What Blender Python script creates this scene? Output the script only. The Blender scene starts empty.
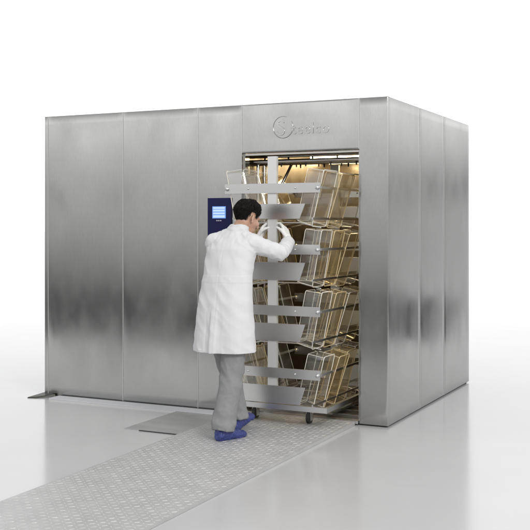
import bpy, bmesh, math, random
from mathutils import Vector, Matrix, noise
random.seed(7)
S = bpy.context.scene
COL = S.collection
V = Vector

# ------------------------------------------------------------------ camera
TH = math.radians(26.1)
FWD = V((-math.sin(TH), math.cos(TH), 0)); RGT = V((math.cos(TH), math.sin(TH), 0))
cam_d = bpy.data.cameras.new('camera'); cam = bpy.data.objects.new('camera', cam_d); COL.objects.link(cam)
cam.location = (2.4914, -7.2341, 1.56)
cam.rotation_euler = (math.pi/2, 0, TH)
cam_d.sensor_width = 36; cam_d.lens = 36*988/530
cam_d.shift_y = -40/530
cam_d.clip_end = 500
S.camera = cam

# ------------------------------------------------------------------ studio surroundings (world), lamps, exposure
W = bpy.data.worlds.new('World'); S.world = W; W.use_nodes = True
nt = W.node_tree; nt.nodes.clear()
def N(t, k, **kw):
    n = t.nodes.new(k)
    for a, b in kw.items(): setattr(n, a, b)
    return n
def math_node(t, op, a, b=None, c=None):
    n = N(t, 'ShaderNodeMath', operation=op)
    for i, v in enumerate((a, b, c)):
        if v is None: continue
        if isinstance(v, (int, float)): n.inputs[i].default_value = v
        else: t.links.new(v, n.inputs[i])
    return n.outputs[0]
tc = N(nt, 'ShaderNodeTexCoord')
sep = N(nt, 'ShaderNodeSeparateXYZ'); nt.links.new(tc.outputs['Generated'], sep.inputs[0])
# how much a direction looks towards the white studio backdrop behind the machine
dx = math_node(nt, 'MULTIPLY', sep.outputs[0], FWD.x); t_ = math_node(nt, 'MULTIPLY_ADD', sep.outputs[1], FWD.y, dx)
mr = N(nt, 'ShaderNodeMapRange', interpolation_type='SMOOTHSTEP'); nt.links.new(t_, mr.inputs[0])
mr.inputs[1].default_value = .84; mr.inputs[2].default_value = .93
# the room behind and beside the camera, by elevation
rp = N(nt, 'ShaderNodeValToRGB')
nt.links.new(math_node(nt, 'MULTIPLY_ADD', sep.outputs[2], .5, .5), rp.inputs[0])
def stops(ramp, lst):
    e = ramp.color_ramp.elements
    while len(e) > 1: e.remove(e[-1])
    for i, (p, c) in enumerate(lst):
        el = e[0] if i == 0 else e.new(p)
        el.position = p; el.color = (c[0], c[1], c[2], 1) if isinstance(c, tuple) else (c, c, c, 1)
def el(deg): return .5+.5*math.sin(math.radians(deg))
stops(rp, [(el(-40), .3), (el(-3), .25), (el(-.8), .75), (el(.8), .85), (el(2.4), .42), (el(4.2), 1.1), (el(7.5), 1.8), (el(12), 1.25), (el(18), .55), (el(30), .5), (el(50), 1.0), (el(89), 1.0)])
# the room to the sides of the machine is dimmer than the lit studio side behind the camera
ms = N(nt, 'ShaderNodeMapRange', interpolation_type='SMOOTHSTEP'); nt.links.new(t_, ms.inputs[0])
ms.inputs[1].default_value = .1; ms.inputs[2].default_value = .6; ms.inputs[3].default_value = 1; ms.inputs[4].default_value = .8
dim = N(nt, 'ShaderNodeMixRGB', blend_type='MULTIPLY'); dim.inputs[0].default_value = 1
nt.links.new(rp.outputs[0], dim.inputs[1]); nt.links.new(ms.outputs[0], dim.inputs[2])
mx = N(nt, 'ShaderNodeMixRGB'); nt.links.new(mr.outputs[0], mx.inputs[0]); nt.links.new(dim.outputs[0], mx.inputs[1])
mx.inputs[2].default_value = (1.5, 1.5, 1.51, 1)
bg = N(nt, 'ShaderNodeBackground'); nt.links.new(mx.outputs[0], bg.inputs[0]); bg.inputs[1].default_value = 1.0
wo = N(nt, 'ShaderNodeOutputWorld'); nt.links.new(bg.outputs[0], wo.inputs[0])

def area(name, loc, aim, size, size_y, power, color=(1, 1, 1)):
    d = bpy.data.lights.new(name, 'AREA'); d.shape = 'RECTANGLE'; d.size = size; d.size_y = size_y; d.energy = power; d.color = color
    o = bpy.data.objects.new(name, d); COL.objects.link(o); o.location = loc
    o.rotation_euler = (V(aim)-V(loc)).to_track_quat('-Z', 'Y').to_euler()
    return o
area('softbox_lamp', (4.2, -4.6, 4.6), (-1.0, -.8, 1.0), 2.2, 1.6, 260, (1, .985, .96))

S.view_settings.view_transform = 'Standard'; S.view_settings.look = 'None'
S.view_settings.exposure = 0; S.view_settings.gamma = 1
try:
    S.cycles.max_bounces = 14; S.cycles.transparent_max_bounces = 40; S.cycles.glossy_bounces = 6; S.cycles.transmission_bounces = 8
except Exception: pass

# ------------------------------------------------------------------ materials
MATS = {}
def mat(name, color, rough=.5, metal=0, **kw):
    m = bpy.data.materials.new(name); m.use_nodes = True
    b = m.node_tree.nodes['Principled BSDF']
    b.inputs['Base Color'].default_value = (*color, 1); b.inputs['Roughness'].default_value = rough; b.inputs['Metallic'].default_value = metal
    for k, v in kw.items(): b.inputs[k].default_value = v
    MATS[name] = m
    return m
def bsdf(m): return m.node_tree.nodes['Principled BSDF']
def tex_noise(m, scale, detail=4, stretch=(1, 1, 1), rough=.55):
    t = m.node_tree; c = N(t, 'ShaderNodeTexCoord'); mp = N(t, 'ShaderNodeMapping'); mp.inputs['Scale'].default_value = stretch
    t.links.new(c.outputs['Object'], mp.inputs[0])
    n = N(t, 'ShaderNodeTexNoise'); n.inputs['Scale'].default_value = scale; n.inputs['Detail'].default_value = detail; n.inputs['Roughness'].default_value = rough
    t.links.new(mp.outputs[0], n.inputs['Vector'])
    return n.outputs[0]
def vary_color(m, fac, c1, c2, lo=.35, hi=.65):
    t = m.node_tree; r = N(t, 'ShaderNodeValToRGB'); stops(r, [(lo, c1), (hi, c2)])
    t.links.new(fac, r.inputs[0]); t.links.new(r.outputs[0], bsdf(m).inputs['Base Color'])
def vary_rough(m, fac, a, b):
    t = m.node_tree; r = N(t, 'ShaderNodeMapRange'); r.inputs[1].default_value = .3; r.inputs[2].default_value = .7
    r.inputs[3].default_value = a; r.inputs[4].default_value = b
    t.links.new(fac, r.inputs[0]); t.links.new(r.outputs[0], bsdf(m).inputs['Roughness'])
def bump(m, fac, strength, dist):
    t = m.node_tree; b = N(t, 'ShaderNodeBump'); b.inputs['Strength'].default_value = strength; b.inputs['Distance'].default_value = dist
    t.links.new(fac, b.inputs['Height']); t.links.new(b.outputs[0], bsdf(m).inputs['Normal'])

steel = mat('brushed_steel', (.6, .6, .59), .24, 1)
vary_rough(steel, tex_noise(steel, 3.0, 5, (1, 1, .6), .5), .12, .25)
vary_color(steel, tex_noise(steel, 90, 4, (1, 1, .25)), (.405, .405, .399), (.423, .423, .417))
trim = mat('trim_steel', (.66, .66, .66), .3, 1)
seam_m = mat('seam_strip', (.66, .66, .65), .4, .5)
rack_m = mat('rack_steel', (.64, .64, .635), .33, 1)
post_m = mat('post_steel', (.80, .80, .79), .42, .55)
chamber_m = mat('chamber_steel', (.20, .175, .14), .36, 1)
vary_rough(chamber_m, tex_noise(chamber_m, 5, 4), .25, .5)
pipe_m = mat('pipe_steel', (.5, .48, .45), .22, 1)
dark_m = mat('dark_gap', (.02, .02, .02), .7)
rubber = mat('black_rubber', (.025, .026, .024), .55)
navy = mat('navy_panel', (.012, .014, .072), .4)
bsdf(navy).inputs['Specular IOR Level'].default_value = .2
ramp_m = mat('tread_plate', (.52, .52, .52), .45, .35)
vary_color(ramp_m, tex_noise(ramp_m, 7, 6), (.48, .48, .48), (.54, .54, .54))
tread_m = mat('tread_lozenge', (.60, .60, .595), .5, .25)
pit_m = mat('pit_plate', (.30, .30, .30), .4, .4)
vary_color(pit_m, tex_noise(pit_m, 3, 5, (1, 3, 1)), (.42, .42, .42), (.49, .49, .49))
strip_m = mat('kerb_strip', (.66, .67, .70), .35, 0)
floor_m = mat('floor_paint', (.52, .52, .525), .15)
bsdf(floor_m).inputs['Specular IOR Level'].default_value = .42
vary_color(floor_m, tex_noise(floor_m, .8, 6), (.49, .49, .495), (.52, .52, .525))
dark_reflect_m = mat('dark_reflection', (.03, .03, .03), .6)  # near-black for the added sheets that the steel mirrors
coat_m = mat('coat_cotton', (.67, .67, .685), .85)
bump(coat_m, tex_noise(coat_m, 600, 2), .1, .001)
bsdf(coat_m).inputs['Sheen Weight'].default_value = .15
trou_m = mat('grey_trouser', (.30, .30, .305), .85)
vary_color(trou_m, tex_noise(trou_m, 40, 5), (.235, .238, .243), (.26, .263, .268)); 
skin_m = mat('skin', (.50, .30, .215), .5, 0)
bsdf(skin_m).inputs['Subsurface Weight'].default_value = .08; bsdf(skin_m).inputs['Subsurface Radius'].default_value = (.01, .004, .002)
vary_color(skin_m, tex_noise(skin_m, 25, 4), (.46, .265, .185), (.54, .335, .24))
hair_m = mat('dark_hair', (.009, .007, .0055), .5)
bsdf(hair_m).inputs['Specular IOR Level'].default_value = .25
glove_m = mat('white_glove', (.76, .755, .73), .6)
bump(glove_m, tex_noise(glove_m, 90, 3), .3, .003)
shoe_m = mat('blue_overshoe', (.035, .05, .20), .42)
bump(shoe_m, tex_noise(shoe_m, 45, 4), .8, .006)
eye_m = mat('eye', (.05, .03, .02), .2)
lip_m = mat('lip', (.42, .19, .15), .5)

def emit(name, color, strength):
    m = bpy.data.materials.new(name); m.use_nodes = True; t = m.node_tree; t.nodes.clear()
    e = N(t, 'ShaderNodeEmission'); e.inputs[0].default_value = (*color, 1); e.inputs[1].default_value = strength
    o = N(t, 'ShaderNodeOutputMaterial'); t.links.new(e.outputs[0], o.inputs[0]); return m
lamp_m = emit('warm_lamp', (1, .77, .44), 36)
screen_m = emit('screen', (.22, .42, .95), .95)
screen_row_m = emit('screen_row', (.60, .78, 1), 1.0)

def clear(name, tint, body, body_fac, gloss=.07, rough=.06):
    m = bpy.data.materials.new(name); m.use_nodes = True; t = m.node_tree; t.nodes.clear()
    tr = N(t, 'ShaderNodeBsdfTransparent'); tr.inputs[0].default_value = (*tint, 1)
    gl = N(t, 'ShaderNodeBsdfGlossy'); gl.inputs['Roughness'].default_value = rough
    df = N(t, 'ShaderNodeBsdfPrincipled'); df.inputs['Base Color'].default_value = (*body, 1); df.inputs['Roughness'].default_value = .25
    m1 = N(t, 'ShaderNodeMixShader'); m1.inputs[0].default_value = body_fac
    t.links.new(tr.outputs[0], m1.inputs[1]); t.links.new(df.outputs[0], m1.inputs[2])
    m2 = N(t, 'ShaderNodeMixShader'); m2.inputs[0].default_value = gloss
    t.links.new(m1.outputs[0], m2.inputs[1]); t.links.new(gl.outputs[0], m2.inputs[2])
    o = N(t, 'ShaderNodeOutputMaterial'); t.links.new(m2.outputs[0], o.inputs[0]); return m
cage_m = clear('clear_polycarbonate', (.99, .986, .972), (.8, .77, .70), .022, .085, .04)
amber_m = clear('amber_polysulfone', (.97, .94, .86), (.76, .64, .42), .028, .08, .04)
rim_m = clear('edge_glint', (.95, .92, .82), (.9, .87, .79), .75)  # edge brightness from light carried in the plastic, painted as pale colour
rim_amber = clear('amber_edge_glint', (.95, .86, .62), (.88, .73, .45), .7)  # amber tint of the edges, with lamp-lit gold painted in

# ------------------------------------------------------------------ helpers
def link(name, me, m, parent=None, smooth=False):
    o = bpy.data.objects.new(name, me); COL.objects.link(o)
    if m is not None:
        for k in (m if isinstance(m, (list, tuple)) else [m]): me.materials.append(k)
    if parent: o.parent = parent
    if smooth:
        for p in me.polygons: p.use_smooth = True
    return o
def obj(name, bm, m, parent=None, smooth=False, bevel=0):
    if bevel:
        bmesh.ops.bevel(bm, geom=[e for e in bm.edges if len(e.link_faces) == 2 and e.calc_face_angle() > .5], offset=bevel, segments=2, affect='EDGES', profile=.6)
    me = bpy.data.meshes.new(name); bm.normal_update(); bm.to_mesh(me); bm.free()
    return link(name, me, m, parent, smooth)
def thing(name, label, cat, loc=(0, 0, 0), group=None):
    o = bpy.data.objects.new(name, None); COL.objects.link(o); o.location = loc; o.empty_display_size = .2
    o['label'] = label; o['category'] = cat
    if group: o['group'] = group
    return o
def box(bm, x0, x1, y0, y1, z0, z1, mi=0, M=None):
    vs = [bm.verts.new((x, y, z)) for x in (x0, x1) for y in (y0, y1) for z in (z0, z1)]
    if M is not None:
        for v in vs: v.co = M @ v.co
    for f in ((0, 1, 3, 2), (4, 6, 7, 5), (0, 4, 5, 1), (2, 3, 7, 6), (0, 2, 6, 4), (1, 5, 7, 3)):
        fc = bm.faces.new([vs[i] for i in f]); fc.material_index = mi
def bx(*a): b = bmesh.new(); box(b, *a); return b
def frame(d):
    d = d.normalized(); u = V((0, 0, 1)) if abs(d.z) < .9 else V((1, 0, 0))
    a = d.cross(u).normalized(); return a, d.cross(a).normalized()
def tube(bm, pts, rad, seg=10, cap=True):
    pts = [V(p) for p in pts]; rad = [rad]*len(pts) if isinstance(rad, (int, float)) else rad
    P = list(pts); Rr = list(rad)
    if cap:                                    # rounded ends
        d0 = (pts[0]-pts[1]).normalized(); d1 = (pts[-1]-pts[-2]).normalized(); P2 = []; R2 = []
        for a in (80, 50, 25): P2.append(pts[0]+d0*rad[0]*math.sin(math.radians(a))); R2.append(rad[0]*math.cos(math.radians(a)))
        P2 += pts; R2 += list(rad)
        for a in (25, 50, 80): P2.append(pts[-1]+d1*rad[-1]*math.sin(math.radians(a))); R2.append(rad[-1]*math.cos(math.radians(a)))
        P, Rr = P2, R2
    rings = []; a = None
    for i, p in enumerate(P):
        d = (P[min(i+1, len(P)-1)]-P[max(i-1, 0)])
        if d.length < 1e-9: d = V((0, 0, 1))
        d.normalize()
        if a is None: a, b = frame(d)
        else:
            a = (a-d*a.dot(d)).normalized(); b = d.cross(a)
        rings.append([bm.verts.new(p+Rr[i]*(math.cos(2*math.pi*k/seg)*a+math.sin(2*math.pi*k/seg)*b)) for k in range(seg)])
    for r0, r1 in zip(rings, rings[1:]):
        for k in range(seg): bm.faces.new((r0[k], r0[(k+1) % seg], r1[(k+1) % seg], r1[k]))
    bm.faces.new(rings[0][::-1]); bm.faces.new(rings[-1])
def ellipsoid(bm, c, r, M=None, seg=20):
    g = bmesh.ops.create_uvsphere(bm, u_segments=seg, v_segments=seg//2+2, radius=1)
    for v in g['verts']:
        p = V((v.co.x*r[0], v.co.y*r[1], v.co.z*r[2]))+V(c)
        v.co = M @ p if M is not None else p
def loft(bm, rings, seg=28, power=2.0):
    """rings: (centre, rx, ry, heading) -> closed elliptical loft"""
    R = []
    for c, rx, ry, h in rings:
        ax = V((math.cos(h), -math.sin(h), 0)); ay = V((math.sin(h), math.cos(h), 0)); row = []
        for k in range(seg):
            t = 2*math.pi*k/seg; cs, sn = math.cos(t), math.sin(t)
            q = lambda v: math.copysign(abs(v)**(2/power), v)
            row.append(bm.verts.new(V(c)+ax*rx*q(cs)+ay*ry*q(sn)))
        R.append(row)
    for a, b in zip(R, R[1:]):
        for k in range(seg): bm.faces.new((a[k], a[(k+1) % seg], b[(k+1) % seg], b[k]))
    bm.faces.new(R[0][::-1]); bm.faces.new(R[-1])
def remeshed(bm, voxel, smooth=4, fac=.5):
    """union everything in bm into one continuous skin"""
    bmesh.ops.recalc_face_normals(bm, faces=bm.faces[:])
    me = bpy.data.meshes.new('tmp'); bm.to_mesh(me); bm.free()
    o = bpy.data.objects.new('tmp', me); COL.objects.link(o)
    r = o.modifiers.new('r', 'REMESH'); r.mode = 'VOXEL'; r.voxel_size = voxel
    s = o.modifiers.new('s', 'SMOOTH'); s.iterations = smooth; s.factor = fac
    dg = bpy.context.evaluated_depsgraph_get(); dg.update()
    out = bpy.data.meshes.new_from_object(o.evaluated_get(dg))
    bpy.data.objects.remove(o); bpy.data.meshes.remove(me)
    return out
def displace(me, fn):
    ns = [v.normal.copy() for v in me.vertices]
    for v, n in zip(me.vertices, ns): v.co = v.co+n*fn(v.co, n)
    me.update()

# ------------------------------------------------------------------ setting: the floor
def sheet(name, pts, z, m):
    b = bmesh.new(); b.faces.new([b.verts.new((x, y, z)) for x, y in pts]); o = obj(name, b, m); o['kind'] = 'structure'; return o
sheet('floor', [(-150, -40), (150, -40), (150, 220), (-150, 220)], 0, floor_m)
sheet('aisle', [(-60, -22), (60, -22), (60, -3.75), (-60, -3.75)], .004, dark_reflect_m)  # unseen dark sheet, added to darken the front panels' reflections
sheet('side_reflection_sheet', [(1.3, 5.6), (40, 5.6), (40, 13), (3.0, 13)], .004, dark_reflect_m)  # second unseen sheet, added for the dark patch mirrored in the side panels

# ------------------------------------------------------------------ the cage washer
WH, WL, WD = 2.55, 3.30, 2.446
OX0, OX1, OZ = -1.264, -.237, 2.15
washer = thing('cage_washer', 'large brushed stainless steel walk-in cage washer with open chamber doorway', 'washing machine', (-1.65, 0, 0))
def wpart(name, bm, m, parent=None, **kw):
    """parts are modelled in world metres, then hung on the washer's Empty"""
    o = obj(name, bm, m, None, **kw); hang(o, parent or washer); return o
def hang(o, p):
    o.parent = p; w = p.location.copy() if p.parent is None else V((0, 0, 0))
    q = p
    if p.parent is not None: w = p.parent.location.copy() if p.parent.parent is None else p.parent.parent.location.copy()
    if p.parent is None:
        for v in o.data.vertices: v.co = v.co-w
    else:
        for v in o.data.vertices: v.co = v.co-w
def panel(a, b, z0, z1, side, bulge, seed, t=.03):
    """a slightly pillowed sheet-metal panel with rolled edges; side False: on y=0 facing -Y, True: on x=0 facing +X"""
    bm = bmesh.new(); g = .0010; a += g; b -= g; r = .005
    def co(n, lo, hi): return [lo, lo+r*.3, lo+r]+[lo+r+(hi-lo-2*r)*i/n for i in range(1, n)]+[hi-r, hi-r*.3, hi]
    us = co(14, a, b); vs = co(34, z0, z1); grid = []
    for v in vs:
        row = []
        for u in us:
            fu = (u-a)/(b-a); fv = (v-z0)/(z1-z0)
            e = min(u-a, b-u, v-z0, z1-v)
            d = bulge*(1-(2*fu-1)**2)*(1-(2*fv-1)**2)
            d += .0021*noise.noise(V((u*1.7+seed*9.1, v*1.6, seed)))*min(1, e*8)
            if e < r: d -= r*.6*(1-math.sqrt(max(0, 1-(1-e/r)**2)))
            row.append(bm.verts.new((u, -d, v) if not side else (d, u, v)))
        grid.append(row)
    for i in range(len(vs)-1):
        for j in range(len(us)-1): bm.faces.new((grid[i][j], grid[i][j+1], grid[i+1][j+1], grid[i+1][j]))
    # returned edges
    bd = [grid[0][j] for j in range(len(us))]+[grid[i][-1] for i in range(1, len(vs))]+[grid[-1][j] for j in range(len(us)-2, -1, -1)]+[grid[i][0] for i in range(len(vs)-2, 0, -1)]
    bk = [bm.verts.new(v.co+(V((0, t, 0)) if not side else V((-t, 0, 0)))) for v in bd]
    n = len(bd)
    for i in range(n): bm.faces.new((bd[i], bk[i], bk[(i+1) % n], bd[(i+1) % n]))
    return bm
FT = .012                                           # the panels stand on a recessed dark foot
for i, (a, b, z0) in enumerate([(-3.30, -3.258, FT), (-3.258, -2.439, FT), (-2.439, -1.682, FT), (-1.682, OX0, FT), (OX1, 0, FT)]):
    wpart('front_panel', panel(a, b, z0, WH, False, .0052 if b-a > .3 else .0004, i+1), steel, smooth=True)
for x in (-3.258, -2.439, -1.682, OX0, OX1):
    wpart('seam_strip', bx(x-.0024, x+.0024, -.0012, .004, FT+.003 if x not in (OX0, OX1) else OZ+.004, WH-.003), seam_m)
for y in (.822, 1.552):
    wpart('seam_strip', bx(-.004, .0014, y-.0024, y+.0024, FT+.003, WH-.005), seam_m)
header = wpart('header_panel', panel(OX0, OX1, OZ, WH, False, .0006, 9), steel, smooth=True)
for i, (a, b) in enumerate([(.004, .822), (.822, 1.552), (1.552, WD)]):
    wpart('side_panel', panel(a, b, FT, WH-.002, True, .0042, i+21), steel, smooth=True)
b = bmesh.new(); box(b, -3.297, -.031, .031, WD-.003, WH-.03, WH-.008); wpart('roof', b, steel)
b = bmesh.new(); box(b, -3.297, -.034, WD-.04, WD-.002, .012, WH-.033); wpart('back_wall', b, steel)
b = bmesh.new(); box(b, -3.298, -3.268, .031, WD-.043, .012, WH-.033); wpart('end_wall', b, steel)
b = bmesh.new()
box(b, -3.26, OX0-.03, .034, .05, .013, WH-.033); box(b, OX1+.03, -.034, .034, .05, .013, WH-.033); box(b, OX0-.03, OX1+.03, .034, .05, OZ+.05, WH-.033)
box(b, -.05, -.034, .052, WD-.045, .013, WH-.033)
wpart('backing', b, trim)
for q in ((-3.285, OX0-.02, .02, .05), (OX1+.02, -.02, .02, .05), (-.05, -.02, .051, WD-.02)):
    wpart('foot', bx(*q, 0.0, .0125), rubber)
# the wash chamber seen through the doorway
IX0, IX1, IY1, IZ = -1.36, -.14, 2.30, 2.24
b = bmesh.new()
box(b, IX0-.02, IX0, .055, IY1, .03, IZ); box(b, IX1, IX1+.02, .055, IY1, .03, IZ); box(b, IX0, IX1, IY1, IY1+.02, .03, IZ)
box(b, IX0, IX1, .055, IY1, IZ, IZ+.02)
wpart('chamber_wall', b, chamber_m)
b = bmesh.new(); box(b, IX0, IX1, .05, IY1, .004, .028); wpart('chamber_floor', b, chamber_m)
b = bmesh.new()                                      # door frame returns
box(b, OX0-.002, OX0+.014, .0315, .11, .03, OZ+.002); box(b, OX1-.014, OX1+.002, .0315, .11, .03, OZ+.002)
box(b, OX0+.015, OX1-.015, .0315, .11, OZ-.018, OZ-.002)
wpart('door_frame', b, pipe_m, bevel=.002)
for y, z, r in ((.16, 2.085, .018), (.30, 2.14, .014), (.55, 2.10, .022), (.95, 2.13, .018)):
    b = bmesh.new(); tube(b, [(IX0+.01, y, z), (IX1-.01, y, z)], r, 12); p = wpart('spray_pipe', b, pipe_m, smooth=True)
    for k in range(5):
        x = IX0+.16+k*.22
        b = bmesh.new(); tube(b, [(x, y, z-r*.6), (x, y, z-r-.022)], [.009, .006], 8); wpart('nozzle', b, dark_m, p, smooth=True)
for x, y, r in ((-1.20, .17, .014), (-1.155, .20, .010), (-1.09, .26, .016), (-.20, .25, .014), (-.22, .6, .012), (-1.3, .5, .02)):
    b = bmesh.new(); tube(b, [(x, y, .04), (x, y, 2.06)], r, 10); wpart('riser_pipe', b, pipe_m, smooth=True)
b = bmesh.new(); tube(b, [(-1.06, .22, 1.80), (-1.02, .30, 1.94), (-.98, .36, 2.07)], .012, 8); wpart('hose', b, pipe_m, smooth=True)
for x0, x1, y0, y1 in ((-1.15, -.55, 1.15, 1.30), (-1.30, -.95, 1.85, 1.97), (-.85, -.2, 1.95, 2.07)):
    b = bmesh.new(); box(b, x0-.02, x1+.02, y0-.02, y1+.02, 2.19, 2.235); fx = wpart('chamber_lamp', b, pipe_m)
    b = bmesh.new(); box(b, x0, x1, y0, y1, 2.172, 2.189); wpart('diffuser', b, lamp_m, fx)
for y in (.12, .30, .48, .66, .9, 1.2, 1.6):         # floor grating bars and threshold rail
    b = bmesh.new(); box(b, IX0+.01, IX1-.01, y, y+.022, .0285, .05); wpart('grating_bar', b, pipe_m, bevel=.003)
for x in (-1.06, -.52):
    b = bmesh.new(); box(b, x-.03, x+.03, .06, 2.2, .052, .066); wpart('wheel_track', b, pipe_m)
b = bmesh.new(); box(b, OX0+.002, OX1-.002, -.02, .045, .012, .034); wpart('threshold', b, trim, bevel=.004)
# control panel
b = bmesh.new(); box(b, -1.576, -1.357, -.022, -.004, 1.33, 1.785); cp = wpart('control_panel', b, navy, bevel=.006)
b = bmesh.new(); box(b, -1.530, -1.404, -.0245, -.0225, 1.615, 1.715); scr = wpart('screen', b, screen_m, cp)
b = bmesh.new()
for z0, z1 in ((1.694, 1.709), (1.672, 1.688), (1.650, 1.664), (1.622, 1.642)): box(b, -1.522, -1.412, -.0262, -.025, z0, z1)
wpart('screen_line', b, screen_row_m, cp)
b = bmesh.new()
for x in (-1.492, -1.474, -1.456): box(b, x, x+.011, -.0245, -.0225, 1.592, 1.601)
wpart('indicator', b, mat('indicator_white', (.6, .62, .7), .5), cp)
# embossed maker's name on the header
def text_mesh(body, size, extrude, bev):
    c = bpy.data.curves.new('t', 'FONT'); c.body = body; c.size = size; c.extrude = extrude; c.bevel_depth = bev; c.bevel_resolution = 1; c.space_character = 1.12
    o = bpy.data.objects.new('t', c); COL.objects.link(o)
    dg = bpy.context.evaluated_depsgraph_get(); dg.update()
    me = bpy.data.meshes.new_from_object(o.evaluated_get(dg)); bpy.data.objects.remove(o); return me
def letter(body, x, z, size, sx=1.0):
    me = text_mesh(body, size, .0010, .0008)
    for v in me.vertices: v.co = V((x+v.co.x*sx, -.001-v.co.z, z+v.co.y))
    o = link('lettering', me, steel); hang(o, washer)
letter('S', -.955, 2.285, .185, 1.0)
letter('teelco', -.815, 2.292, .125, .94)
b = bmesh.new(); pts = []
for k in range(27):
    t = math.radians(70+k*12.4); pts.append((-.89+.088*math.cos(t), -.0008, 2.350+.088*math.sin(t)))
tube(b, pts, [.0014+.0016*math.sin(math.pi*k/26) for k in range(27)], 8)
wpart('emblem_ring', b, steel, smooth=True)

# ------------------------------------------------------------------ floor plates around the doorway
b = bmesh.new()
RX0, RX1, RY0, RZ = -1.284, -.262, -3.45, .03
y1 = -.025
vs = [b.verts.new(p) for p in ((RX0, RY0, .005), (RX1, RY0, .005), (RX1, y1, RZ), (RX0, y1, RZ), (RX0, RY0, .001), (RX1, RY0, .001), (RX1, y1, .001), (RX0, y1, .001))]
for f in ((0, 1, 2, 3), (4, 7, 6, 5), (0, 4, 5, 1), (1, 5, 6, 2), (2, 6, 7, 3), (3, 7, 4, 0)): b.faces.new([vs[i] for i in f])
ramp = thing('ramp', 'pale tread plate access ramp leading up to the washer doorway', 'ramp', (0, 0, 0))
obj('plate', b, ramp_m, ramp)
b = bmesh.new(); P = .040
sl = (RZ-.005)/(y1-RY0)
ny = int((y1-RY0)/P); nx = int((RX1-RX0)/P)
for i in range(nx):
    for j in range(ny):
        x = RX0+.03+i*P; y = RY0+.03+j*P; z = .005+(y-RY0)*sl
        a = math.radians(45 if (i+j) % 2 else -45); c, s = math.cos(a), math.sin(a); L, w, h = .0185*random.uniform(.9, 1.05), .0040*random.uniform(.8, 1.15), random.uniform(.0007, .0022)
        q = [V((x+c*L, y+s*L, z)), V((x-s*w, y+c*w, z)), V((x-c*L, y-s*L, z)), V((x+s*w, y-c*w, z)), V((x, y, z+h)), ]
        v = [b.verts.new(p) for p in q]; t1 = b.verts.new((x+c*L*.55, y+s*L*.55, z+h)); t2 = b.verts.new((x-c*L*.55, y-s*L*.55, z+h)); b.verts.remove(v[4])
        for f in ((v[0], v[1], t1), (v[1], t2, t1), (v[1], v[2], t2), (v[2], v[3], t2), (v[3], t1, t2), (v[3], v[0], t1)): b.faces.new(f)
obj('tread_pattern', b, tread_m, ramp)

pit = thing('pit_cover', 'dull grey steel pit cover plate set in floor left of ramp', 'floor plate', (0, 0, 0))
obj('plate', bx(-1.80, RX0-.006, -.92, -.175, .0, .006), pit_m, pit)
obj('joint_strip', bx(-1.66, RX0-.006, -.933, -.928, .0, .0062), rubber, pit)
kerb = thing('floor_strip', 'pale flat steel strip along the foot of the front panels', 'floor strip', (0, 0, 0))
obj('strip', bx(-3.12, RX0-.006, -.165, -.02, .0, .016), strip_m, kerb, bevel=.004)
obj('screw_row', bx(-3.1, RX0-.02, -.172, -.1655, .0, .01), trim, kerb)
b = bmesh.new()
pts = [(-3.36, -.17), (-3.27, -.15), (-3.16, -.015), (-3.335, .03)]
lo = [b.verts.new((x, y, .001)) for x, y in pts]; hi = [b.verts.new((x+(.01 if x < -3.3 else -.01), y, .024 if i > 1 else .008)) for i, (x, y) in enumerate(pts)]
b.faces.new(hi); b.faces.new(lo[::-1])
for i in range(4): b.faces.new((lo[i], lo[(i+1) % 4], hi[(i+1) % 4], hi[i]))
wedge = thing('drain_wedge', 'small black green rubber wedge lying at bottom left machine corner', 'rubber wedge', (0, 0, 0))
obj('block', b, mat('green_black', (.03, .034, .018), .4), wedge)

# ------------------------------------------------------------------ the wash rack
CX = -.80                                              # rack centre line
RY, RB = -.40, .92                                     # front and rear plane
SH = (1.607, 1.140, .672, .195)                        # bottom of the shelf plates
rack = thing('wash_rack', 'tall stainless four-shelf trolley rack halfway out of the doorway', 'rack', (CX, 0, 0))
def rpart(name, bm, m=rack_m, parent=None, **kw):
    o = obj(name, bm, m, None, **kw)
    for v in o.data.vertices: v.co.x -= CX
    o.parent = parent or rack; return o
def prism_xz(bm, pts, y0, y1):
    a = [bm.verts.new((x, y0, z)) for x, z in pts]; c = [bm.verts.new((x, y1, z)) for x, z in pts]; n = len(pts)
    bm.faces.new(a); bm.faces.new(c[::-1])
    for i in range(n): bm.faces.new((a[i], c[i], c[(i+1) % n], a[(i+1) % n]))
    bmesh.ops.recalc_face_normals(bm, faces=bm.faces[:])
for y in (RY+.008, RB-.038):
    b = bmesh.new(); box(b, CX-.038, CX+.038, y, y+.03, .20, 2.088); rpart('post', b, post_m, bevel=.004)
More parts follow.
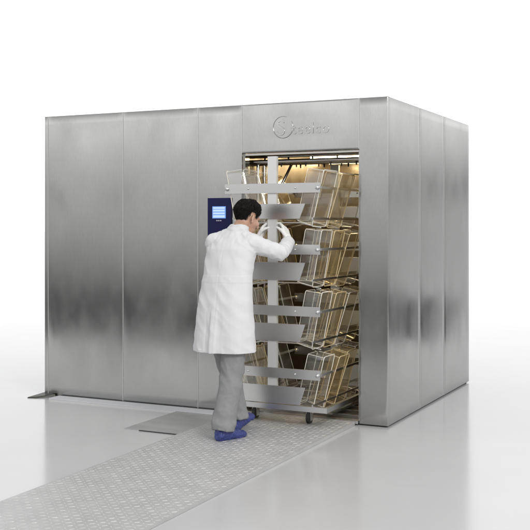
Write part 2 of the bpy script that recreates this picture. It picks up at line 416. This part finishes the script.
for z in SH:
    hgt = .115 if z > 1.5 else .135
    for y0 in (RY-.002, RB):
        b = bmesh.new()
        prism_xz(b, [(CX-.235, z), (CX+.235, z), (CX+.282, z+hgt), (CX-.282, z+hgt)], y0, y0+.006)
        sp = rpart('shelf_plate', b, bevel=.0015)
        b = bmesh.new(); zb = z+.197
        box(b, CX-.405, CX+.405, y0-.003, y0+.006, zb, zb+.075)
        gb = rpart('guard_bar', b, bevel=.003)
        for s in (-1, 1):
            b = bmesh.new(); tube(b, [(CX+s*.385, y0-.010, zb+.037), (CX+s*.385, y0+.002, zb+.037)], .016, 12); rpart('bolt', b, trim, gb, smooth=True)
            b = bmesh.new(); tube(b, [(CX+s*.20, y0-.008, zb+.037), (CX+s*.20, y0+.002, zb+.037)], .007, 8); rpart('bolt', b, trim, gb, smooth=True)
    for s in (-1, 1):
        b = bmesh.new(); box(b, CX+s*.405-.006, CX+s*.405+.006, RY+.007, RB-.004, zb+.030, zb+.048); rpart('guard_rail', b, bevel=.002)
        b = bmesh.new(); x = CX+s*.338; box(b, x-.005, x+.005, RY+.006, RB-.002, z-.006, z+.010); rpart('shelf_rail', b, bevel=.002)
        b = bmesh.new(); x = CX+s*.19; box(b, x-.004, x+.004, RY+.006, RB-.002, z+.0, z+.02); rpart('shelf_rail', b, bevel=.002)
    for y in (-.24, .08, .40, .72):
        b = bmesh.new(); tube(b, [(CX-.34, y, z-.068), (CX-.17, y, z-.030), (CX+.17, y, z-.030), (CX+.34, y, z-.068)], .006, 8); rpart('cross_rod', b, smooth=True)
b = bmesh.new()
box(b, CX-.25, CX+.46, RY-.006, RY+.03, .150, .190); box(b, CX-.25, CX+.46, RB-.03, RB+.006, .150, .190)
for s in (-.25, .46): box(b, CX+s-(.03 if s > 0 else 0), CX+s+(0 if s > 0 else .03), RY+.031, RB-.031, .152, .188)
rpart('base_frame', b, bevel=.006)
for x in (CX-.225, CX+.24):
    for y in (-.22, .75):
        b = bmesh.new(); box(b, x-.03, x+.03, y-.03, y+.03, .138, .1495); tube(b, [(x, y, .139), (x, y, .10)], .014, 10)
        for s in (-1, 1): box(b, x+s*.017-.002, x+s*.017+.002, y-.025, y+.02, .05, .115)
        cs = rpart('castor', b, trim)
        g0 = .027 if y < 0 else .066
        b = bmesh.new(); tube(b, [(x-.012, y-.005, g0+.047), (x+.012, y-.005, g0+.047)], .047, 22, False); rpart('wheel', b, rubber, cs, bevel=.004)

# ------------------------------------------------------------------ clear cage boxes on the shelves
BW, BD, BH, T = .150, .272, .436, .004                  # thickness (across), depth (along the rack), height
def make_cage():
    bm = bmesh.new(); r = .022; taper = .012
    # open box: opening on +x side; outline in y,z rounded; wall built as an outer and an inner skin
    def ring(x, ins):
        y0, y1, z0, z1 = -BD/2+ins, BD/2-ins, ins, BH-ins; out = []
        for cy, cz, a0 in ((y1-r, z1-r, 0), (y0+r, z1-r, 90), (y0+r, z0+r, 180), (y1-r, z0+r, 270)):
            for k in range(5):
                a = math.radians(a0+k*22.5); out.append(bm.verts.new((x, cy+r*math.cos(a), cz+r*math.sin(a))))
        return out
    o1, o2, o3 = ring(0.008, taper+.008), ring(.018, taper), ring(BW, 0)
    i3, i2 = ring(BW, T), ring(.018+T, taper+T)
    def band(a, c):
        n = len(a)
        for k in range(n): bm.faces.new((a[k], a[(k+1) % n], c[(k+1) % n], c[k]))
    bm.faces.new(o1); band(o1, o2); band(o2, o3); band(o3, i3); band(i3, i2); bm.faces.new(i2)
    bmesh.ops.recalc_face_normals(bm, faces=bm.faces[:])
    me = bpy.data.meshes.new('shell'); bm.to_mesh(me); bm.free(); me.materials.append(cage_m)
    for p in me.polygons: p.use_smooth = False
    # lip around the opening, and pale beads painting light glints along the corner edges
    bm = bmesh.new()
    def loop(x, ins, rad, rr=.022):
        y0, y1, z0, z1 = -BD/2+ins, BD/2-ins, ins, BH-ins; pts = []
        for cy, cz, a0 in ((y1-rr, z1-rr, 0), (y0+rr, z1-rr, 90), (y0+rr, z0+rr, 180), (y1-rr, z0+rr, 270)):
            for k in range(4):
                a = math.radians(a0+k*30); pts.append((x, cy+rr*math.cos(a), cz+rr*math.sin(a)))
        pts.append(pts[0]); tube(bm, pts, rad, 6, False)
    loop(BW+.001, -.002, .0036)
    m2 = bpy.data.meshes.new('lip'); bm.to_mesh(m2); bm.free(); m2.materials.append(rim_m)
    bm = bmesh.new(); loop(.012, taper+.003, .0026)
    for y in (-BD/2+.005, BD/2-.005):
        for z in (.006, BH-.006): tube(bm, [(.02, y*.96, z+(.008 if z < .1 else -.008)), (BW, y, z)], .0027, 6, False)
    m3 = bpy.data.meshes.new('glint_bead'); bm.to_mesh(m3); bm.free(); m3.materials.append(rim_m)
    return me, m2, m3
SHELL, LIP, BEAD = make_cage()
AMBER = SHELL.copy(); AMBER.materials.clear(); AMBER.materials.append(amber_m)
LIP2 = LIP.copy(); LIP2.materials.clear(); LIP2.materials.append(rim_amber); BEAD2 = BEAD.copy(); BEAD2.materials.clear(); BEAD2.materials.append(rim_amber)
TILT = math.radians(14)
lvl = ('top', 'second', 'third', 'bottom'); order = ('nearest the front', 'second from the front', 'third from the front', 'fourth from the front')
AMB = {(0, 1, 1), (1, 1, 1), (1, 1, 2), (2, 1, 1), (2, -1, 2), (3, 1, 2), (0, -1, 2), (1, -1, 1), (3, 1, 1), (1, -1, 3), (2, 1, 3), (3, -1, 1)}
for li, z in enumerate(SH):
    for s, sd in ((1, 'right'), (-1, 'left')):
        nk, dy = (3, .30) if li == 0 else (4, .232)
        for k in range(nk):
            y = RY+.035+dy*.44+k*dy+random.uniform(-.008, .008)
            amber = (li, s, k) in AMB
            cg = thing('cage_box', ('amber-tinted' if amber else 'clear')+' cage box leaning %s on the %s shelf, %s' % (sd, lvl[li], order[k]), 'cage box',
                       (CX+s*.175, y, z-.022), 'cage boxes standing on the wash rack')
            tl = TILT+math.radians(random.uniform(-4, 5))
            # right-hand boxes tip to +x, left-hand ones are turned round to tip to -x
            Mx = Matrix.Rotation(0 if s > 0 else math.pi, 4, 'Z') @ Matrix.Rotation(tl, 4, 'Y')
            cg.rotation_euler = Mx.to_euler(); cg.scale = (1, dy*.91/BD, 1)
            for nm, me in (('shell', AMBER if amber else SHELL), ('lip', LIP2 if amber else LIP), ('glint_bead', BEAD2 if amber else BEAD)):
                c = bpy.data.objects.new(nm, me); COL.objects.link(c); c.parent = cg

# ------------------------------------------------------------------ the person
def rot_head():
    return Matrix.Translation(V((-.868, -.688, 1.598))) @ Matrix.Rotation(math.radians(-20), 4, 'Z') @ Matrix.Rotation(math.radians(-22), 4, 'X')
HM = rot_head()
HT = math.radians(5)
rsh, lsh = V((-.79, -.775, 1.43)), V((-1.095, -.755, 1.43))
relb, rwr = V((-.600, -.655, 1.352)), V((-.664, -.392, 1.436))
lelb, lwr = V((-1.06, -.50, 1.30)), V((-.934, -.392, 1.440))
rhip, rkn, ran = V((-.865, -.88, .92)), V((-.862, -.925, .50)), V((-.885, -1.02, .10))
lhip, lkn, lan = V((-1.035, -.86, .92)), V((-1.0, -.72, .51)), V((-.925, -.73, .125))
def offs(rs, d): return [max(.006, r+d) for r in rs]
def hand(Wp, f, n, d=0.0, G=1.14):
    """chains for a gripping hand: wrist, direction to the knuckles, palm normal -> list of (points, radii)"""
    f = V(f).normalized(); n = V(n); n = (n-f*n.dot(f)).normalized(); l = n.cross(f)
    if l.y > 0: l = -l                                   # thumb towards the man
    ch = []; a0, a1, a2 = 24, 42, 34
    for i, (o, ln, r) in enumerate(((.031, .074, .0092), (.0105, .082, .0096), (-.0105, .076, .0092), (-.030, .062, .0082))):
        o *= G; ln *= G; r *= G*.97
        kn = Wp+f*G*(.092-(.008 if i == 3 else 0))+l*o
        ch.append(([Wp+l*o*.55, Wp+f*.05+l*o*.9, kn], offs([.016, .0145, .012], d)))
        p = kn; pts = [p]; ang = 0
        for seg, bend in ((.45, a0+5*i), (.30, a1+3*i), (.25, a2)):
            ang += math.radians(bend); p = p+(f*math.cos(ang)+n*math.sin(ang))*ln*seg; pts.append(p)
        ch.append((pts, offs([r*1.1, r*1.02, r*.95, r*.8], d)))
    b0 = Wp+f*.022+l*.026
    ch.append(([b0, b0+f*.042+l*.020+n*.010, b0+f*.074+l*.020+n*.030, b0+f*.096+l*.015+n*.050], offs([.0145, .0125, .0105, .0085], d)))
    return ch
rhand = (rwr+V((-.008, .012, .014)), (-.40, .33, .86), (-1, .12, 0))
lhand = (lwr+V((.008, .008, .010)), (.42, .33, .86), (1, .12, 0))

# body: one continuous skin
b = bmesh.new()
loft(b, [((-.955, -.86, .84), .12, .09, HT), ((-.95, -.86, .95), .165, .105, HT), ((-.95, -.84, 1.14), .145, .095, HT), ((-.945, -.80, 1.30), .165, .105, HT),
         ((-.935, -.765, 1.42), .15, .085, HT), ((-.918, -.745, 1.475), .085, .06, HT), ((-.905, -.735, 1.52), .055, .052, HT)])
tube(b, [(-.912, -.742, 1.47), (-.90, -.725, 1.54), HM @ V((0, -.022, -.02))], [.062, .056, .058], 16)
for sh, e, w, hd in ((rsh, relb, rwr, rhand), (lsh, lelb, lwr, lhand)):
    tube(b, [sh, sh.lerp(e, .5), e, e.lerp(w, .4), w], [.052, .047, .04, .038, .027], 12)
    for pts, rr in hand(*hd, d=-.0028): tube(b, pts, rr, 8)
for h, k, a in ((rhip, rkn, ran), (lhip, lkn, lan)):
    tube(b, [h, h.lerp(k, .5), k, k.lerp(a, .35), a], [.083, .07, .054, .053, .038], 14)
RF = V((math.sin(math.radians(20)), math.cos(math.radians(20)), 0))
LF = V((math.sin(math.radians(4)), math.cos(math.radians(4)), .26)).normalized()
tube(b, [ran, ran+V((0, -.02, -.045)), ran+RF*.10+V((0, 0, -.055)), ran+RF*.185+V((0, 0, -.062))], [.034, .032, .030, .022], 12)
tube(b, [lan, lan+V((0, -.02, -.045)), lan+LF*.10+V((0, 0, -.055)), lan+LF*.185+V((0, 0, -.062))], [.034, .032, .030, .022], 12)
# head: skull, jaw, nose, brow, ears
ellipsoid(b, (0, -.006, .045), (.075, .094, .086), HM); ellipsoid(b, (0, .022, .0), (.066, .078, .085), HM)
ellipsoid(b, (0, .040, -.055), (.050, .052, .055), HM); ellipsoid(b, (0, .072, -.082), (.022, .018, .018), HM)
tube(b, [HM @ V((0, .098, .035)), HM @ V((0, .112, .008)), HM @ V((0, .122, -.012))], [.009, .011, .014], 10)
for s in (-1, 1):
    ellipsoid(b, (s*.028, .084, .042), (.022, .014, .009), HM)             # brow
    ellipsoid(b, (s*.044, .066, -.008), (.022, .022, .022), HM)            # cheek bone
    ME = HM @ Matrix.Translation(V((s*.081, -.014, .004))) @ Matrix.Rotation(math.radians(s*24), 4, 'Z') @ Matrix.Rotation(math.radians(-8), 4, 'X')
    ellipsoid(b, (0, 0, .006), (.009, .019, .028), ME); ellipsoid(b, (0, .006, -.022), (.008, .010, .012), ME)
ellipsoid(b, (0, .088, -.042), (.024, .014, .008), HM); ellipsoid(b, (0, .087, -.055), (.021, .013, .008), HM)
me = remeshed(b, .0048, 3)
person = link('person', me, [skin_m, lip_m], None, True)
inv = HM.inverted()
for p in me.polygons:
    q = inv @ p.center
    if q.y > .088 and abs(q.x) < .024 and -.064 < q.z < -.036: p.material_index = 1
person['label'] = 'man in white lab coat and grey trousers gripping the rack post, seen from behind'; person['category'] = 'person'
for s in (-1, 1):
    b = bmesh.new(); ellipsoid(b, (s*.030, .083, .024), (.012, .010, .007), HM, 12); obj('eye', b, eye_m, person, True)

# hair: a cap that follows the skull, longer at the nape, clear of ears and face
b = bmesh.new(); NU, NV = 96, 44; rows = []
def hair_limit(az):                                     # az 0 = face, pi = nape; polar angle where the hair stops
    a = abs((az+math.pi) % (2*math.pi)-math.pi)
    pts = [(0, 54), (.5, 54), (.85, 62), (1.08, 84), (1.18, 102), (1.32, 106), (1.42, 86), (1.8, 84), (2.0, 106), (2.25, 132), (math.pi, 146)]
    for (a0, v0), (a1, v1) in zip(pts, pts[1:]):
        if a <= a1: return math.radians(v0+(v1-v0)*(a-a0)/(a1-a0))
    return math.radians(130)
for i in range(NV+1):
    row = []
    for j in range(NU):
        az = 2*math.pi*j/NU; lim = hair_limit(az); ph = lim*i/NV
        d = V((math.sin(ph)*math.sin(az), math.sin(ph)*math.cos(az), math.cos(ph)))
        th = .017*min(1, (1-i/NV)*2.6)+.003
        th += .0042*noise.noise(V((az*7, ph*2.2, 3)))*min(1, (1-i/NV)*6)+.009*noise.noise(d*4.5)
        if i == NV: th = -.012
        r = V((.0755+th, .096+th, .088+th))
        p = V((d.x*r.x, d.y*r.y-.006, d.z*r.z+.045))
        if d.z < 0: p = V((d.x*(.070+th), d.y*(.092+th)-.006, .045+d.z*(.105)))
        row.append(b.verts.new(HM @ p))
    rows.append(row)
for r0, r1 in zip(rows, rows[1:]):
    for k in range(NU): b.faces.new((r0[k], r1[k], r1[(k+1) % NU], r0[(k+1) % NU]))
bmesh.ops.remove_doubles(b, verts=b.verts[:], dist=1e-5)
for _ in range(2600):
    az = random.uniform(0, 2*math.pi); lim = hair_limit(az); ph = lim*math.sqrt(random.random())*.93; ln = random.uniform(.16, .34); tw = random.uniform(-.22, .22); lf = random.random()
    pts = []
    for q in range(4):
        p2 = min(ph+ln*q/3, lim*1.02); a2 = az+tw*q/3; th = .0215*min(1, max(.15, (1-p2/lim)*2.6+.1))+.0025+.006*math.sin(q*1.2)*lf+.009*noise.noise(V((math.sin(ph)*math.sin(az), math.sin(ph)*math.cos(az), math.cos(ph)))*4.5)
        d = V((math.sin(p2)*math.sin(a2), math.sin(p2)*math.cos(a2), math.cos(p2)))
        pts.append(HM @ (V((d.x*(.0755+th), d.y*(.096+th)-.006, d.z*(.088+th)+.045)) if d.z > 0 else V((d.x*(.070+th), d.y*(.092+th)-.006, .045+d.z*(.105)))))
    tube(b, pts, [.0011, .0012, .0010, .0004], 3, False)
hair = obj('hair', b, hair_m, person, True)

# lab coat
CO = .0
b = bmesh.new()
cr = [((-.955, -.868, .585), .240, .178, HT), ((-.955, -.868, .66), .236, .175, HT), ((-.955, -.865, .85), .222, .158, HT), ((-.952, -.86, 1.0), .208, .142, HT),
      ((-.95, -.84, 1.16), .190, .128, HT), ((-.948, -.81, 1.28), .192, .13, HT), ((-.942, -.785, 1.38), .198, .124, HT), ((-.937, -.765, 1.44), .186, .106, HT),
      ((-.925, -.75, 1.49), .112, .08, HT), ((-.912, -.738, 1.535), .068, .068, HT), ((-.906, -.731, 1.560), .062, .066, HT)]
loft(b, cr, 40, 2.25)
tube(b, [rsh+V((-.04, 0, .0)), rsh, rsh.lerp(relb, .5), relb, relb.lerp(rwr, .45), rwr+V((.006, -.012, -.006))], [.066, .070, .061, .056, .050, .042], 16)
for q in (lsh, rsh):
    tube(b, [V((-.915, -.745, 1.505)), V((-.92, -.75, 1.485)).lerp(q, .45), q+V((0, 0, -.008))], [.052, .066, .070], 14)
tube(b, [lsh+V((.01, -.03, .0)), lsh, lsh.lerp(lelb, .5), lelb, lelb.lerp(lwr, .45), lwr+V((-.006, -.012, -.006))], [.068, .074, .067, .06, .054, .044], 16)
# collar roll lying on the shoulders
pts = []
for k in range(25):
    t = 2*math.pi*k/24; pts.append(V((-.910+.066*math.cos(t), -.737+.070*math.sin(t), 1.535+.012*math.sin(t))))
tube(b, pts, .015, 8, False)
me = remeshed(b, .0062, 3)
axis = [(c, h) for c, _, _, h in cr]
def centre(z):
    for (c0, _), (c1, _) in zip(axis, axis[1:]):
        if z <= c1[2]: t = max(0, (z-c0[2])/(c1[2]-c0[2])); return V((c0[0]+(c1[0]-c0[0])*t, c0[1]+(c1[1]-c0[1])*t, z))
    return V(axis[-1][0])
fold = [(random.uniform(0, 6.28), random.choice((5, 7, 9, 11, 14)), random.uniform(.3, 1)) for _ in range(5)]
def arm_d(p):
    best = 9; u = 0
    for a, c in ((rsh, relb), (relb, rwr), (lsh, lelb), (lelb, lwr)):
        t = max(0, min(1, (p-a).dot(c-a)/(c-a).length_squared)); d = (p-a.lerp(c, t)).length
        if d < best: best = d
    return best
def coat_fold(p, n):
    c = centre(p.z); q = p-c; az = math.atan2(q.y, q.x); d = 0
    low = max(0, min(1, (1.12-p.z)/.45)); ad = arm_d(p)
    wt = max(0, min(1, (1.44-p.z)/.12))*max(0, min(1, (ad-.06)/.04))
    if wt > 0:
        s = sum(w*math.sin(k*az+ph+1.2*noise.noise(V((az, p.z*2, 1)))) for ph, k, w in fold)/2.2
        d += .010*low*s
        d += .006*noise.noise(V((p.x*7, p.y*7, p.z*2.4)))+.005*(1-2*abs(noise.noise(V((p.x*6+9, p.y*6, p.z*7+p.x*6)))))
        if abs(p.z-1.165) < .024 and q.y < .02: d += .0016                                   # back belt
        if p.z < .98:                                                        # centre-back vent
            w = q.x-.0+.02*0
            if q.y < 0 and abs(q.x+.03) < .05: d += .007*(1 if q.x+.03 > 0 else -.4)*min(1, (.98-p.z)*9)
        if q.y < 0 and abs(q.x) < .003: d -= .002                              # centre seam
        d += .004*noise.noise(V((p.x*11+4, p.y*11, p.z*9)))*max(0, 1-abs(p.z-1.28)/.14)
    d *= wt
    if wt < 1:
        d += (1-wt)*(.008*noise.noise(V((p.x*13, p.y*13, p.z*13)))+.008*(.5-abs(noise.noise(V((p.x*24, p.y*12, p.z*14))))))
    rd = lambda x, y, z: (1-2.2*abs(noise.noise(V((x, y, z)))))
    if ad < .1: d += .0045*rd(p.x*20, p.y*16, p.z*15)
    else: d += .0035*rd(p.x*9+2, p.y*9, p.z*3.2+p.x*3)*(.5+low)+.0025*rd(p.x*7+5, p.y*7, p.z*10+p.x*9)
    return d
displace(me, coat_fold)
for v in me.vertices:                                                         # uneven hem
    if v.co.z < .66: v.co.z += .008*noise.noise(V((v.co.x*8, v.co.y*8, 0)))+(v.co.x+.95)*-.02
def cut_below(me, zf):
    b = bmesh.new(); b.from_mesh(me)
    bmesh.ops.bisect_plane(b, geom=b.verts[:]+b.edges[:]+b.faces[:], plane_co=zf, plane_no=(0, 0, -1), clear_outer=True)
    b.to_mesh(me); b.free()
cut_below(me, (0, 0, .640))
coat = link('lab_coat', me, coat_m, person, True)
so = coat.modifiers.new('cloth', 'SOLIDIFY'); so.thickness = .003; so.offset = -1

# trousers
b = bmesh.new()
loft(b, [((-.955, -.86, .82), .15, .115, HT), ((-.95, -.86, .95), .175, .118, HT), ((-.95, -.845, 1.10), .16, .11, HT)])
tube(b, [rhip, rhip.lerp(rkn, .5), rkn, rkn.lerp(ran, .5), ran+V((.0, .0, -.012))], [.098, .095, .084, .081, .084], 22, False)
tube(b, [lhip, lhip.lerp(lkn, .5), lkn, lkn.lerp(lan, .5), lan+V((.0, .0, -.012))], [.098, .092, .082, .079, .082], 22, False)
me = remeshed(b, .007, 3)
def trou_fold(p, n):
    d = .009*noise.noise(V((p.x*9, p.y*9, p.z*3)))+.006*noise.noise(V((p.x*6+3, p.y*6, p.z*17)))*(1 if abs(p.z-.5) < .16 or p.z < .25 else .4)
    d += .005*math.sin(p.z*60+8*p.x)*max(0, 1-abs(p.z-.14)/.09)
    d += .006*(1-2.2*abs(noise.noise(V((p.x*9+1, p.y*9, p.z*11+p.x*12)))))*(.4+max(0, 1-abs(p.z-.48)/.14)+max(0, 1-abs(p.z-.16)/.1))
    return d
displace(me, trou_fold)
link('trousers', me, trou_m, person, True)

# blue overshoes
for a, f, rise in ((ran, RF, 0), (lan, LF, 1)):
    b = bmesh.new(); sd = V((f.y, -f.x, 0)).normalized(); up = sd.cross(f); base = a+V((0, 0, -.060))
    ring = [(-.062, .026, .022, .014), (-.050, .040, .046, .022), (-.01, .044, .056, .030), (.04, .044, .050, .026), (.10, .049, .038, .012), (.15, .050, .030, .004), (.19, .040, .024, -.002), (.208, .022, .014, -.004)]
    R = []
    for u, w, hh, zc in ring:
        c = base+f*u+up*(zc)
        R.append([b.verts.new(c+sd*w*math.cos(2*math.pi*k/20)+up*max(-.032-zc if True else 0, hh*math.sin(2*math.pi*k/20))) for k in range(20)])
    for r0, r1 in zip(R, R[1:]):
        for k in range(20): b.faces.new((r0[k], r0[(k+1) % 20], r1[(k+1) % 20], r1[k]))
    b.faces.new(R[0][::-1]); b.faces.new(R[-1])
    tube(b, [a+V((0, 0, -.04)), a+V((0, 0, .005))], [.052, .050], 18, False)
    me = remeshed(b, .005, 3)
    displace(me, lambda p, n: .008*noise.noise(p*24)+.005*(1-2*abs(noise.noise(p*38))))
    link('shoe_cover', me, shoe_m, person, True)

# gloves with five fingers
for hd, w, e in ((rhand, rwr, relb), (lhand, lwr, lelb)):
    b = bmesh.new()
    for pts, rr in hand(*hd): tube(b, pts, rr, 10)
    tube(b, [w.lerp(e, .14), w, V(hd[0])+V(hd[1]).normalized()*.02], [.034, .032, .031], 14)
    me = remeshed(b, .003, 2)
    displace(me, lambda p, n: .0012*noise.noise(p*60))
    link('glove', me, glove_m, person, True)
